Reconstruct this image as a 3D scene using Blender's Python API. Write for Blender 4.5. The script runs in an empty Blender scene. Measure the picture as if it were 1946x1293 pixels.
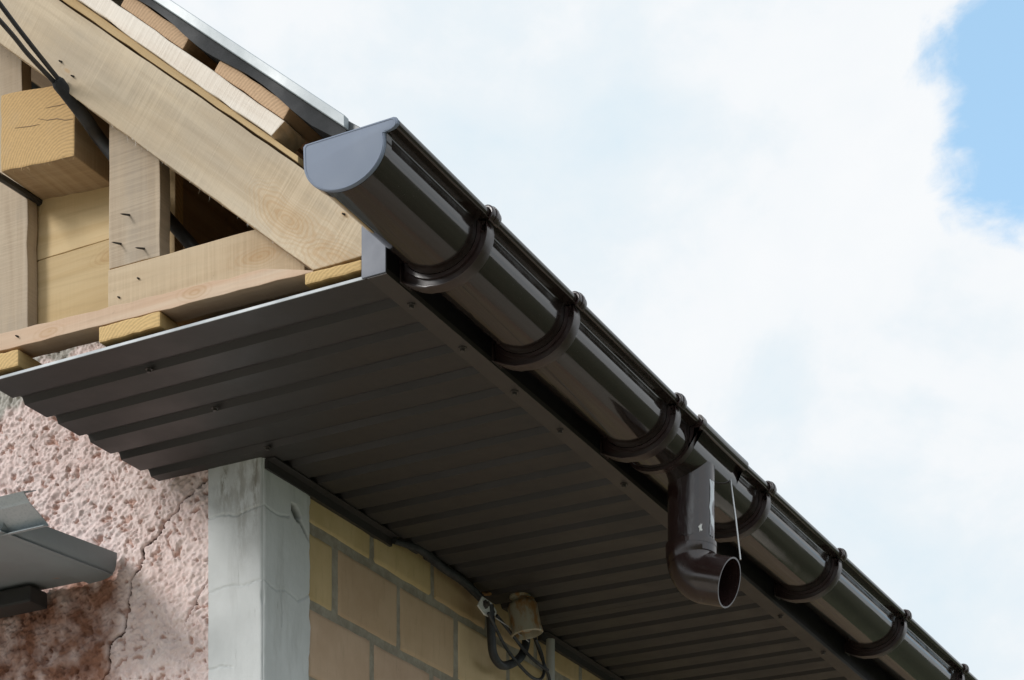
import bpy, bmesh, math, random
import numpy as np
from mathutils import Vector, Matrix
R_ = math.radians
random.seed(7)
scene = bpy.context.scene
COL = scene.collection

# ------------------------------------------------------------------ camera
# world: x runs out of the house towards the gutter, y along the eaves, z up;
# the origin is the outer lower corner of the fascia at the gable end.
FPX, YAW, PX, HY = 3839.58, R_(27.8306), 973.0, 2450.0
CAM = Vector((1.46069, -2.39510, -1.40818))
GROUND = -3.0
cd = bpy.data.cameras.new('camera'); cam = bpy.data.objects.new('camera', cd); COL.objects.link(cam)
cam.location = CAM; cam.rotation_euler = (R_(90), 0, YAW)
cd.sensor_fit = 'HORIZONTAL'; cd.sensor_width = 36.0
cd.lens = FPX / 1946 * 36; cd.shift_y = (HY - 646.5) / 1946
cd.clip_start = 0.05; cd.clip_end = 5000
scene.camera = cam

# ------------------------------------------------------------------ sky and sun
SUN_AZ, SUN_EL = R_(-37), R_(27)         # azimuth from -y towards +x is positive
sun_from = Vector((math.sin(SUN_AZ) * math.cos(SUN_EL), -math.cos(SUN_AZ) * math.cos(SUN_EL), math.sin(SUN_EL)))
sl = bpy.data.lights.new('sun', 'SUN'); sun = bpy.data.objects.new('sun', sl); COL.objects.link(sun)
sl.energy = 1.5; sl.angle = R_(16); sl.color = (1.0, .975, .94)
sun.rotation_euler = sun_from.to_track_quat('Z', 'Y').to_euler()

def pix_dir(p):
    r = Vector((math.cos(YAW), math.sin(YAW), 0)); f = Vector((-math.sin(YAW), math.cos(YAW), 0))
    return (r * ((p[0] - PX) / FPX) + f + Vector((0, 0, (HY - p[1]) / FPX)))

def at(p, ax, v):
    d = pix_dir(p); t = (v - CAM[ax]) / d[ax]
    return CAM + d * t

world = bpy.data.worlds.new('World'); scene.world = world; world.use_nodes = True
nt = world.node_tree; nt.nodes.clear()
def wn(t, **k):
    n = nt.nodes.new(t)
    for a, b in k.items(): setattr(n, a, b)
    return n
def wmath(op, a, b=None, c=None):
    n = wn('ShaderNodeMath', operation=op)
    for i, v in enumerate((a, b, c)):
        if v is None: continue
        if isinstance(v, (int, float)): n.inputs[i].default_value = v
        else: nt.links.new(v, n.inputs[i])
    return n.outputs[0]
tc = wn('ShaderNodeTexCoord')
sky = wn('ShaderNodeTexSky', sky_type='NISHITA'); sky.sun_disc = False
sky.sun_elevation = SUN_EL; sky.sun_rotation = math.atan2(sun_from.x, sun_from.y)
sky.air_density = 1.0; sky.dust_density = 1.0
DIRV = tc.outputs['Generated']
def wnoise(scale, detail, rough, loc=(0, 0, 0), dist=0.0):
    m = wn('ShaderNodeMapping'); m.inputs['Location'].default_value = loc
    m.inputs['Scale'].default_value = (1, 1, 1.35)
    nt.links.new(DIRV, m.inputs['Vector'])
    n = wn('ShaderNodeTexNoise'); n.inputs['Scale'].default_value = scale
    n.inputs['Detail'].default_value = detail; n.inputs['Roughness'].default_value = rough
    n.inputs['Distortion'].default_value = dist
    nt.links.new(m.outputs[0], n.inputs['Vector']); return n.outputs['Fac']
big = wnoise(2.6, 4, .5, (3.1, .4, .2)); fine = wnoise(9.0, 8, .58, (1.2, 5.4, 2.2), .3); wisp = wnoise(4.2, 6, .52, (7.2, 1.4, 3.2), .2)
# gaps of open sky between the clouds: one stands to the right of the eaves, others come from the noise
def gap(pix, rad):
    d = pix_dir(pix).normalized()
    s = wn('ShaderNodeVectorMath', operation='DISTANCE'); s.inputs[1].default_value = d
    nt.links.new(DIRV, s.inputs[0])
    return wmath('SUBTRACT', 1.0, wmath('DIVIDE', s.outputs['Value'], rad))
g = wmath('MAXIMUM', gap((1965, 115), .040), gap((2040, 190), .046))
g = wmath('MAXIMUM', g, gap((2110, 60), .050))
g = wmath('ADD', g, wmath('ADD', wmath('MULTIPLY', wmath('SUBTRACT', fine, .5), 2.0), wmath('MULTIPLY', wmath('SUBTRACT', wnoise(34.0, 6, .6, (6.2, 3.1, 1.4), .4), .5), .9)))
g2 = wmath('MULTIPLY', wmath('SUBTRACT', .33, big), 6.0)
g = wmath('MAXIMUM', g, g2)
mr = wn('ShaderNodeMapRange', interpolation_type='SMOOTHSTEP'); nt.links.new(g, mr.inputs[0])
mr.inputs[1].default_value = -.24; mr.inputs[2].default_value = .24
GAP = mr.outputs[0]
# cloud body: white heads and thin blue-grey veils
cr = wn('ShaderNodeValToRGB'); e = cr.color_ramp.elements
e[0].position = .37; e[0].color = (5.6, 6.5, 7.1, 1); e[1].position = .63; e[1].color = (7.3, 7.4, 7.5, 1)
m_ = e.new(.475); m_.color = (6.35, 6.85, 7.2, 1); m_ = e.new(.525); m_.color = (6.95, 7.18, 7.38, 1)
mixn = wmath('ADD', wmath('MULTIPLY', wisp, .56), wmath('ADD', wmath('MULTIPLY', fine, .32), wmath('MULTIPLY', wnoise(26.0, 6, .6, (2.2, 8.1, 4.4), .4), .12)))
nt.links.new(mixn, cr.inputs[0])
skyb = wn('ShaderNodeVectorMath', operation='MULTIPLY_ADD')
skyb.inputs[1].default_value = (1.0, 1.0, 1.0); skyb.inputs[2].default_value = (1.95, 3.15, 4.05)   # thin high haze in front of the blue
nt.links.new(sky.outputs[0], skyb.inputs[0])
mx = wn('ShaderNodeMix', data_type='RGBA'); nt.links.new(GAP, mx.inputs[0])
nt.links.new(cr.outputs[0], mx.inputs[6]); nt.links.new(skyb.outputs[0], mx.inputs[7])
bg = wn('ShaderNodeBackground'); bg.inputs['Strength'].default_value = .1
wo = wn('ShaderNodeOutputWorld')
nt.links.new(mx.outputs[2], bg.inputs[0]); nt.links.new(bg.outputs[0], wo.inputs[0])

vs = scene.view_settings
vs.view_transform = 'Standard'; vs.look = 'None'; vs.gamma = 1.0; vs.exposure = 0.40; vs.use_curve_mapping = False
scene.render.engine = 'CYCLES'
scene.cycles.max_bounces = 8; scene.cycles.diffuse_bounces = 5

# ------------------------------------------------------------------ helpers
def tag(o, label=None, cat=None, group=None, kind=None):
    if label: o['label'] = label
    if cat: o['category'] = cat
    if group: o['group'] = group
    if kind: o['kind'] = kind
    return o

def empty(name, loc, label, cat, group=None):
    o = bpy.data.objects.new(name, None); COL.objects.link(o); o.location = loc
    o.empty_display_size = .05
    return tag(o, label, cat, group)

def link(name, me, mat=None, parent=None, smooth=False):
    o = bpy.data.objects.new(name, me); COL.objects.link(o)
    if mat: me.materials.clear(); me.materials.append(mat)
    if smooth:
        for p in me.polygons: p.use_smooth = True
    if parent:
        o.parent = parent; o.matrix_parent_inverse = Matrix.Translation(-parent.location) if parent.rotation_euler.to_matrix() == Matrix.Identity(3) else parent.matrix_basis.inverted()
    return o

def mesh(name, vs_, fs):
    me = bpy.data.meshes.new(name); me.from_pydata([tuple(v) for v in vs_], [], fs); me.update(); return me

def recalc(me):
    bm = bmesh.new(); bm.from_mesh(me); bmesh.ops.recalc_face_normals(bm, faces=bm.faces); bm.to_mesh(me); bm.free(); return me

def bevel_me(me, w, seg=2, ang=35):
    bm = bmesh.new(); bm.from_mesh(me); bmesh.ops.recalc_face_normals(bm, faces=bm.faces)
    es = [e for e in bm.edges if len(e.link_faces) == 2 and e.calc_face_angle(0) > R_(ang)]
    bmesh.ops.bevel(bm, geom=es, offset=w, segments=seg, profile=.6, affect='EDGES', clamp_overlap=True)
    bm.to_mesh(me); bm.free(); return me

def box_me(name, x0, x1, y0, y1, z0, z1, bev=0):
    v = [(x, y, z) for x in (x0, x1) for y in (y0, y1) for z in (z0, z1)]
    f = [(0, 1, 3, 2), (4, 6, 7, 5), (0, 4, 5, 1), (2, 3, 7, 6), (0, 2, 6, 4), (1, 5, 7, 3)]
    me = recalc(mesh(name, v, f))
    return bevel_me(me, bev, 2) if bev else me

def shade_auto(o, ang=40):
    me = o.data
    for p in me.polygons: p.use_smooth = True
    me.set_sharp_from_angle(angle=R_(ang))
    return o

def extrude_profile(name, prof, ys, zoff=None, closed=True, cap=True):
    """prof: (x,z) list; swept along y through ys, each station lifted by zoff(y)"""
    n = len(prof); v = []; f = []
    for y in ys:
        dz = zoff(y) if zoff else 0
        v += [(x, y, z + dz) for x, z in prof]
    for i in range(len(ys) - 1):
        for j in range(n if closed else n - 1):
            a, b = i * n + j, i * n + (j + 1) % n
            f.append((a, b, b + n, a + n))
    if closed and cap:
        f.append(tuple(range(n))); f.append(tuple(range((len(ys) - 1) * n, len(ys) * n)))
    return recalc(mesh(name, v, f))

def tube(name, pts, rad, sides=12, cap=True):
    pts = [Vector(p) for p in pts]
    if isinstance(rad, (int, float)): rad = [rad] * len(pts)
    v, f = [], []
    t0 = (pts[1] - pts[0]).normalized()
    up = Vector((0, 0, 1)) if abs(t0.z) < .9 else Vector((1, 0, 0))
    nrm = (up - t0 * up.dot(t0)).normalized()
    for i, p in enumerate(pts):
        t = (pts[min(i + 1, len(pts) - 1)] - pts[max(i - 1, 0)]).normalized()
        nrm = (nrm - t * nrm.dot(t)).normalized(); bn = t.cross(nrm)
        for k in range(sides):
            a = 2 * math.pi * k / sides
            v.append(p + (nrm * math.cos(a) + bn * math.sin(a)) * rad[i])
    for i in range(len(pts) - 1):
        for k in range(sides):
            a, b = i * sides + k, i * sides + (k + 1) % sides
            f.append((a, b, b + sides, a + sides))
    if cap:
        f.append(tuple(range(sides))); f.append(tuple(range(len(v) - sides, len(v))))
    return recalc(mesh(name, v, f))

def spline(pts, n=8):
    P = [Vector(p) for p in pts]; P = [P[0] * 2 - P[1]] + P + [P[-1] * 2 - P[-2]]; out = []
    for i in range(1, len(P) - 2):
        a, b, c, d = P[i - 1:i + 3]
        for k in range(n):
            t = k / n
            out.append(.5 * ((2 * b) + (c - a) * t + (2 * a - 5 * b + 4 * c - d) * t * t + (3 * b - a - 3 * c + d) * t ** 3))
    return out + [P[-2]]

def lathe(name, prof, sides=24):
    v, f = [], []
    n = len(prof)
    for k in range(sides):
        a = 2 * math.pi * k / sides
        v += [(r * math.cos(a), r * math.sin(a), z) for r, z in prof]
    for k in range(sides):
        for j in range(n - 1):
            a = k * n + j; b = ((k + 1) % sides) * n + j
            f.append((a, a + 1, b + 1, b))
    me = mesh(name, v, f)
    bm = bmesh.new(); bm.from_mesh(me); bmesh.ops.remove_doubles(bm, verts=bm.verts, dist=1e-5)
    bmesh.ops.recalc_face_normals(bm, faces=bm.faces); bm.to_mesh(me); bm.free(); return me

# numpy value noise
class VNoise:
    def __init__(s, seed): s.t = np.random.RandomState(seed).rand(256, 256)
    def __call__(s, x, y):
        xi = np.floor(x).astype(int); yi = np.floor(y).astype(int); fx = x - xi; fy = y - yi
        fx = fx * fx * (3 - 2 * fx); fy = fy * fy * (3 - 2 * fy)
        g = lambda a, b: s.t[a % 256, b % 256]
        return (g(xi, yi) * (1 - fx) + g(xi + 1, yi) * fx) * (1 - fy) + (g(xi, yi + 1) * (1 - fx) + g(xi + 1, yi + 1) * fx) * fy
def fbm(n, x, y, o=4, r=.5):
    a, s, t = 1., 0., 0.
    for k in range(o):
        s = s + a * n(x * 2 ** k + 17.3 * k, y * 2 ** k + 9.1 * k); t += a; a *= r
    return s / t
def polydist(x, y, pts):
    d = np.full(x.shape, 1e9)
    for (ax, ay), (bx, by) in zip(pts[:-1], pts[1:]):
        ux, uy = bx - ax, by - ay; L = ux * ux + uy * uy
        t = np.clip(((x - ax) * ux + (y - ay) * uy) / L, 0, 1)
        d = np.minimum(d, np.hypot(x - ax - t * ux, y - ay - t * uy))
    return d
def rough_line(pts, amp, seed, n=10):
    rr = random.Random(seed); out = []
    for (ax, ay), (bx, by) in zip(pts[:-1], pts[1:]):
        for k in range(n):
            t = k / n; out.append((ax + (bx - ax) * t + rr.uniform(-amp, amp), ay + (by - ay) * t + rr.uniform(-amp, amp)))
    return out + [pts[-1]]

# ------------------------------------------------------------------ materials
class MB:
    def __init__(s, name):
        s.m = bpy.data.materials.new(name); s.m.use_nodes = True; s.t = s.m.node_tree
        s.b = s.t.nodes['Principled BSDF']; s.co = None
    def n(s, typ, **k):
        n = s.t.nodes.new(typ)
        for a, b in k.items(): setattr(n, a, b)
        return n
    def L(s, a, b): s.t.links.new(a, b)
    def set(s, node, i, v):
        if hasattr(v, 'is_output') or isinstance(v, bpy.types.NodeSocket): s.L(v, node.inputs[i])
        else: node.inputs[i].default_value = v
    def math(s, op, a, b=0., c=0., clamp=False):
        n = s.n('ShaderNodeMath', operation=op, use_clamp=clamp)
        s.set(n, 0, a); s.set(n, 1, b); s.set(n, 2, c); return n.outputs[0]
    def obj(s):
        if not s.co: s.co = s.n('ShaderNodeTexCoord')
        return s.co.outputs['Object']
    def map(s, vec, scale=(1, 1, 1), loc=(0, 0, 0), rot=(0, 0, 0)):
        n = s.n('ShaderNodeMapping'); s.L(vec, n.inputs[0])
        n.inputs['Scale'].default_value = scale; s.set(n, 'Location', loc); n.inputs['Rotation'].default_value = rot
        return n.outputs[0]
    def noise(s, vec, scale, detail=4, rough=.5, dist=0):
        n = s.n('ShaderNodeTexNoise'); s.L(vec, n.inputs['Vector'])
        n.inputs['Scale'].default_value = scale; n.inputs['Detail'].default_value = detail
        n.inputs['Roughness'].default_value = rough; n.inputs['Distortion'].default_value = dist
        return n.outputs['Fac']
    def rng(s, v, a, b, c=0., d=1., smooth=True):
        n = s.n('ShaderNodeMapRange'); n.interpolation_type = 'SMOOTHSTEP' if smooth else 'LINEAR'
        s.L(v, n.inputs[0])
        for i, q in enumerate((a, b, c, d)): n.inputs[i + 1].default_value = q
        return n.outputs[0]
    def mix(s, f, a, b, mode='MIX'):
        n = s.n('ShaderNodeMix', data_type='RGBA', blend_type=mode)
        s.set(n, 0, f)
        for i, c in ((6, a), (7, b)):
            if isinstance(c, tuple): n.inputs[i].default_value = (*c, 1) if len(c) == 3 else c
            else: s.L(c, n.inputs[i])
        return n.outputs[2]
    def col(s, c):
        if isinstance(c, tuple): s.b.inputs['Base Color'].default_value = (*c, 1)
        else: s.L(c, s.b.inputs['Base Color'])
    def bump(s, h, strength=.3, dist=.002):
        n = s.n('ShaderNodeBump'); n.inputs['Strength'].default_value = strength; n.inputs['Distance'].default_value = dist
        s.L(h, n.inputs['Height']); s.L(n.outputs[0], s.b.inputs['Normal'])
    def p(s, **k):
        for a, v in k.items(): s.set(s.b, a.replace('_', ' '), v)
        return s
    def rand(s):
        return s.n('ShaderNodeObjectInfo').outputs['Random']

def wood(name, light, dark, end=None, saw=.5, knots=(), rough=.75, grain=1.0, grey=0.0, dirt=.3):
    """local x runs along the grain; knots: (x, z, radius)"""
    m = MB(name); co = m.obj(); rnd = m.rand()
    off = m.n('ShaderNodeCombineXYZ'); m.L(m.math('MULTIPLY', rnd, 37.), off.inputs[0]); m.L(m.math('MULTIPLY', rnd, 11.), off.inputs[1]); m.L(m.math('MULTIPLY', rnd, 23.), off.inputs[2])
    va = m.n('ShaderNodeVectorMath', operation='ADD'); m.L(co, va.inputs[0]); m.L(off.outputs[0], va.inputs[1])
    v = va.outputs[0]
    g1 = m.noise(m.map(v, (1.6, 26, 26)), 1.0, 5, .6, .6)
    g2 = m.noise(m.map(v, (5, 120, 120)), 1.0, 4, .6, .3)
    lo = m.noise(m.map(v, (3, 9, 9)), 1.0, 4, .55)
    c = m.mix(m.rng(g1, .34, .68), dark, light)
    c = m.mix(m.math('MULTIPLY', m.rng(g2, .45, .75), .22 * grain), c, tuple(q * .62 for q in dark))
    c = m.mix(m.math('MULTIPLY', m.rng(lo, .35, .7), .35), c, tuple(q * .80 for q in light))
    if grey: c = m.mix(m.math('MULTIPLY', m.rng(m.noise(m.map(v, (4, 14, 14), (3, 1, 2)), 1.0, 5, .6), .42, .66), grey), c, (.30, .28, .25))
    # circular-saw marks run across the grain
    sawv = m.map(v, (330, 7, 7), rot=(0, R_(3), 0))
    sw = m.noise(sawv, 1.0, 2, .5, .1); sw2 = m.noise(m.map(v, (900, 20, 20)), 1.0, 1, .5)
    swm = m.noise(m.map(v, (6, 8, 8), (5, 5, 5)), 1.0, 3, .5)
    sws = m.math('MULTIPLY', m.rng(sw, .38, .66), m.rng(swm, .3, .62))
    c = m.mix(m.math('MULTIPLY', sws, .32 * saw), c, tuple(min(1, q * 1.22) for q in light))
    # dark specks and smudges
    sp = m.rng(m.noise(m.map(v, (60, 90, 90)), 1.0, 3, .7), .70, .80)
    c = m.mix(m.math('MULTIPLY', sp, dirt), c, (.12, .09, .06))
    kb = None
    for kx, kz, kr in knots:
        sx = m.n('ShaderNodeSeparateXYZ'); m.L(co, sx.inputs[0])
        wob = m.math('MULTIPLY', m.math('SUBTRACT', m.noise(m.map(co, (14, 20, 26), (kx * 50, 0, 0)), 1.0, 1.5, .4), .5), kr * 2.4)
        dx = m.math('MULTIPLY', m.math('SUBTRACT', sx.outputs[0], kx), .36); dz = m.math('SUBTRACT', sx.outputs[2], kz)
        d = m.math('ADD', m.math('SQRT', m.math('ADD', m.math('MULTIPLY', dx, dx), m.math('MULTIPLY', dz, dz))), wob)
        rings = m.math('SINE', m.math('MULTIPLY', d, 1250.0))
        rg = m.rng(rings, -.3, .9)
        fall = m.rng(d, kr * .5, kr * 3.0, 1., 0.)
        c = m.mix(m.math('MULTIPLY', m.math('MULTIPLY', rg, fall), .26), c, (.38, .20, .075))
        c = m.mix(m.math('MULTIPLY', m.rng(d, kr * .1, kr * 1.8, 1., 0.), .26), c, (.45, .26, .10))
    if end:
        nn = m.n('ShaderNodeVectorTransform', vector_type='NORMAL', convert_from='WORLD', convert_to='OBJECT')
        ge = m.n('ShaderNodeNewGeometry'); m.L(ge.outputs['True Normal'], nn.inputs[0])
        sx = m.n('ShaderNodeSeparateXYZ'); m.L(nn.outputs[0], sx.inputs[0])
        ef = m.rng(m.math('ABSOLUTE', sx.outputs[0]), .7, .85)
        cv = m.map(co, (0.3, 1, 1), (0, .06, .09))
        ln = m.n('ShaderNodeVectorMath', operation='LENGTH'); m.L(cv, ln.inputs[0])
        rr = m.math('ADD', ln.outputs['Value'], m.math('MULTIPLY', m.noise(m.map(v, (20, 30, 30)), 1., 4, .6), .010))
        ring = m.rng(m.math('SINE', m.math('MULTIPLY', rr, 1150.)), -.8, .9)
        ns = m.noise(m.map(v, (60, 160, 420), rot=(.5, 0, 0)), 1., 4, .65)
        ec = m.mix(m.math('MULTIPLY', ring, .45), end, tuple(q * .55 for q in end))
        ec = m.mix(m.math('MULTIPLY', m.rng(ns, .42, .7), .28), ec, tuple(min(1, q * 1.35) for q in end))
        ec = m.mix(m.math('MULTIPLY', m.rng(m.noise(m.map(v, (30, 12, 12)), 1., 3, .5), .5, .7), .35), ec, light)
        c = m.mix(ef, c, ec)
    hs = m.n('ShaderNodeHueSaturation'); m.L(c, hs.inputs['Color'])
    m.L(m.rng(rnd, 0, 1, .90, 1.08, False), hs.inputs['Value'])
    m.col(hs.outputs[0])
    h = m.math('ADD', m.math('MULTIPLY', sw, .6 * saw), m.math('ADD', m.math('MULTIPLY', g2, .6), m.math('MULTIPLY', sw2, .4 * saw)))
    m.bump(h, .6, .0015); m.p(Roughness=rough, Specular_IOR_Level=.25)
    return m.m

def metal_paint(name, c, rough=.4, spec=.5, dust=.25, dustc=(.16, .15, .14), bump=.05, dent=0.):
    m = MB(name); co = m.obj()
    n1 = m.noise(co, 7, 5, .6); n2 = m.noise(co, 260, 3, .6)
    k = m.mix(m.math('MULTIPLY', m.rng(n1, .4, .75), dust), c, dustc)
    k = m.mix(m.math('MULTIPLY', m.rng(n2, .62, .8), dust * .8), k, dustc)
    m.col(k); m.L(m.rng(n1, .3, .7, rough * .85, rough * 1.3), m.b.inputs['Roughness']); m.p(Specular_IOR_Level=spec)
    if dent:
        dn = m.noise(m.map(co, (3, 7, 7)), 1., 2, .5)
        m.bump(m.math('ADD', m.math('MULTIPLY', dn, 12.0), m.math('MULTIPLY', n2, .25)), dent, .0012)
    else: m.bump(n2, bump, .0006)
    return m.m

M = {}
M['rafter'] = wood('rafter_wood', (.575, .475, .345), (.445, .35, .24), end=(.55, .36, .17), saw=.9, knots=((.765, -.019, .017), (.868, -.024, .016), (.8495, .0322, .003), (.249, -.026, .003)), grey=.25)
M['pale'] = wood('pale_board_wood', (.66, .50, .285), (.55, .385, .19), end=(.55, .36, .17), saw=.25, grain=1.3, dirt=.1, knots=((.12, .03, .008),))
M['post'] = wood('post_wood', (.50, .405, .30), (.40, .31, .22), end=(.5, .33, .16), saw=.8, grey=.35, dirt=.6)
M['plank'] = wood('plank_wood', (.57, .455, .315), (.465, .35, .225), end=(.52, .34, .17), saw=.8, knots=((.10, .0, .010),), dirt=.6)
M['pinkwood'] = wood('pinkish_batten_wood', (.66, .52, .39), (.59, .40, .275), end=(.55, .34, .18), saw=.3, grain=1.5, knots=((.12, .0, .006), (-.15, .004, .006)))
M['beam'] = wood('beam_wood', (.52, .39, .25), (.38, .26, .15), end=(.60, .395, .18), saw=.7, dirt=.4)
M['block'] = wood('block_wood', (.60, .42, .19), (.48, .29, .11), end=(.68, .47, .215), saw=.5, dirt=.4)
M['orange'] = wood('roof_batten_wood', (.52, .33, .19), (.42, .24, .12), end=(.58, .39, .24), saw=.4, dirt=.5)
M['white'] = wood('counter_batten_glare_wood', (.74, .68, .60), (.62, .52, .42), end=(.52, .35, .2), saw=1.0, rough=.45, dirt=.4)  # fresh-cut wood, with sun glare painted in as a whiter tone
M['yellow'] = wood('spacer_wood', (.58, .43, .24), (.45, .30, .14), end=(.5, .33, .16), saw=.3)
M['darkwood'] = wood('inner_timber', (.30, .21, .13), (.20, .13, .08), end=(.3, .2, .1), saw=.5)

M['soffit'] = metal_paint('soffit_brown_sheet', (.039, .035, .034), .42, .35, .4, (.055, .053, .052), .05, .35)
M['soffit_trim'] = metal_paint('trim_brown_sheet', (.052, .045, .042), .42, .4, .3, (.1, .09, .08))
M['fascia'] = metal_paint('fascia_dark_sheet', (.016, .014, .015), .5, .3, .2, (.03, .03, .03))
M['flange'] = metal_paint('grey_blue_sheet_back', (.150, .165, .205), .5, .4, .2, (.2, .2, .21))
M['cutedge'] = metal_paint('bare_cut_edge', (.33, .37, .40), .4, .5, .2, (.25, .26, .27))
M['verge'] = metal_paint('verge_grey_sheet', (.34, .39, .42), .35, .5, .35, (.26, .29, .31))
M['membrane'] = metal_paint('black_membrane', (.014, .016, .019), .6, .3, .25, (.06, .06, .06), .3)
M['roofsheet'] = metal_paint('roof_sheet_grey', (.10, .11, .12), .4, .5)
def plastic(name, c, rough, dust=.12, coat=0.):
    m = MB(name); co = m.obj()
    st = m.noise(m.map(co, (60, 1.2, 60)), 1., 4, .6); sp = m.noise(co, 420, 2, .6); bl = m.noise(co, 18, 4, .6)
    k = m.mix(m.math('MULTIPLY', m.rng(st, .5, .8), dust), c, (.12, .11, .10))
    k = m.mix(m.math('MULTIPLY', m.rng(sp, .70, .80), .5), k, (.20, .19, .18))
    m.col(k); m.L(m.rng(bl, .35, .75, rough, rough * 2.2), m.b.inputs['Roughness']); m.p(Specular_IOR_Level=.8)
    m.bump(m.math('ADD', m.noise(m.map(co, (160, 1.6, 160)), 1., 3, .55), m.math('MULTIPLY', m.noise(co, 60, 2, .5), .25)), .07, .0012); return m.m
M['gutter'] = plastic('gutter_brown_plastic', (.021, .0145, .0125), .075, .2)
M['bracket'] = plastic('bracket_brown_plastic', (.026, .013, .012), .24)
M['pipe'] = plastic('pipe_brown_plastic', (.027, .014, .013), .13)
M['cap'] = metal_paint('end_cap_grey_plastic', (.195, .232, .305), .55, .3, .15, (.25, .27, .33))
m = MB('pale_sticker'); co = m.obj()
s1 = m.noise(m.map(co, (30, 30, 14)), 1., 5, .65, 1.2)
m.col(m.mix(m.rng(s1, .5, .62), (.10, .09, .10), (.62, .66, .70))); m.p(Roughness=.3); M['sticker'] = m.m
m = MB('dusty_film'); co = m.obj()
m.col(m.mix(m.rng(m.noise(m.map(co, (60, 60, 12)), 1., 5, .65, .8), .45, .7), (.030, .020, .021), (.085, .082, .088))); m.p(Roughness=.2, Specular_IOR_Level=.8); M['film'] = m.m
M['black'] = plastic('black_cable_sheath', (.012, .013, .016), .45, .05)
M['steel'] = metal_paint('zinc_steel', (.55, .56, .57), .35, .5, .3, (.35, .33, .3)); M['steel'].node_tree.nodes['Principled BSDF'].inputs['Metallic'].default_value = .75
M['screw'] = metal_paint('brown_screw', (.045, .038, .034), .35, .5, .2)
M['nail'] = metal_paint('dark_nail', (.03, .028, .027), .5, .4, .2)
M['pvc'] = metal_paint('grey_pvc', (.45, .45, .42), .45, .4, .35, (.25, .23, .2))
M['clampplate'] = metal_paint('light_clamp_plate', (.72, .72, .70), .4, .5, .2, (.4, .38, .35))
m = MB('rusty_porcelain'); co = m.obj()
rz = m.noise(m.map(co, (40, 40, 18)), 1., 5, .65)
m.col(m.mix(m.rng(rz, .44, .62), (.36, .33, .25), (.30, .15, .05))); m.p(Roughness=.3); M['porcelain'] = m.m
m = MB('rusty_iron'); co = m.obj()
m.col(m.mix(m.rng(m.noise(co, 60, 5, .7), .4, .65), (.10, .055, .03), (.36, .19, .07))); m.p(Roughness=.85); M['rust'] = m.m

m = MB('galvanised_sheet'); co = m.obj()
vn = m.n('ShaderNodeTexVoronoi'); m.L(co, vn.inputs['Vector']); vn.inputs['Scale'].default_value = 210
k = m.mix(m.math('MULTIPLY', m.rng(vn.outputs['Distance'], .1, .6), .5), (.34, .39, .42), (.46, .50, .52))
k = m.mix(m.rng(m.noise(co, 6, 5, .6), .5, .75), k, (.30, .30, .29))
m.col(k); m.p(Metallic=.35, Roughness=.48); M['galv'] = m.m
m = MB('weathered_canopy_sheet'); co = m.obj()
k = m.mix(m.rng(m.noise(co, 5, 5, .6), .35, .7), (.235, .275, .295), (.20, .22, .23))
k = m.mix(m.rng(m.noise(m.map(co, (18, 40, 40)), 1., 4, .7), .66, .78), k, (.32, .20, .14))
m.col(k); m.p(Metallic=.1, Roughness=.6); M['canopy'] = m.m

# pink spatter render: pale limewashed lumps over a red-brown coat
m = MB('pink_render'); co = m.obj()
at_ = m.n('ShaderNodeAttribute'); at_.attribute_name = 'chip'
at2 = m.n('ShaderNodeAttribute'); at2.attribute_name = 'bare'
n1 = m.noise(co, 26, 6, .62); n2 = m.noise(co, 150, 5, .7); n3 = m.noise(co, 4, 3, .5)
k = m.mix(m.rng(n1, .30, .66), (.75, .585, .55), (.85, .71, .68))
k = m.mix(m.math('MULTIPLY', m.rng(n2, .5, .72), .55), k, (.89, .81, .79))
k = m.mix(m.math('MULTIPLY', m.rng(n3, .45, .65), .25), k, (.74, .59, .555))
k = m.mix(at_.outputs['Fac'], k, m.mix(m.rng(n2, .3, .7), (.42, .20, .135), (.56, .33, .24)))
k = m.mix(at2.outputs['Fac'], k, m.mix(m.rng(n1, .35, .65), (.20, .088, .055), (.34, .175, .12)))  # red-brown coat, darkened to carry the canopy's shade in its colour
ck = m.n('ShaderNodeAttribute'); ck.attribute_name = 'crack'
k = m.mix(m.rng(ck.outputs['Fac'], .12, .55), k, (.10, .065, .05))
gm = m.n('ShaderNodeAttribute'); gm.attribute_name = 'mortar'
k = m.mix(gm.outputs['Fac'], k, m.mix(m.rng(n1, .35, .65), (.36, .34, .30), (.52, .50, .46)))
m.col(k); m.bump(m.noise(co, 420, 5, .65), .5, .0014); m.p(Roughness=.92, Specular_IOR_Level=.2); M['render'] = m.m

# pale blue-grey painted concrete
m = MB('painted_concrete'); co = m.obj()
n1 = m.noise(m.map(co, (26, 26, 5)), 1., 6, .62); n2 = m.noise(co, 8, 5, .6); n3 = m.noise(m.map(co, (70, 70, 9)), 1., 5, .68)
k = m.mix(m.rng(n2, .35, .7), (.65, .67, .67), (.72, .738, .742))
k = m.mix(m.math('MULTIPLY', m.rng(n1, .5, .72), .6), k, (.52, .53, .52))
k = m.mix(m.math('MULTIPLY', m.rng(n3, .62, .74), .4), k, (.27, .275, .25))
a3 = m.n('ShaderNodeAttribute'); a3.attribute_name = 'stain'
k = m.mix(m.math('MULTIPLY', a3.outputs['Fac'], m.rng(m.noise(m.map(co, (90, 90, 25)), 1., 5, .7), .36, .6)), k, (.155, .125, .075))
a4 = m.n('ShaderNodeAttribute'); a4.attribute_name = 'gouge'
k = m.mix(a4.outputs['Fac'], k, (.075, .065, .05))
m.col(k); m.bump(m.math('ADD', m.noise(co, 240, 5, .7), m.noise(m.map(co, (120, 120, 20)), 1., 4, .6)), .35, .0012); m.p(Roughness=.85, Specular_IOR_Level=.25); M['pillar'] = m.m

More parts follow.
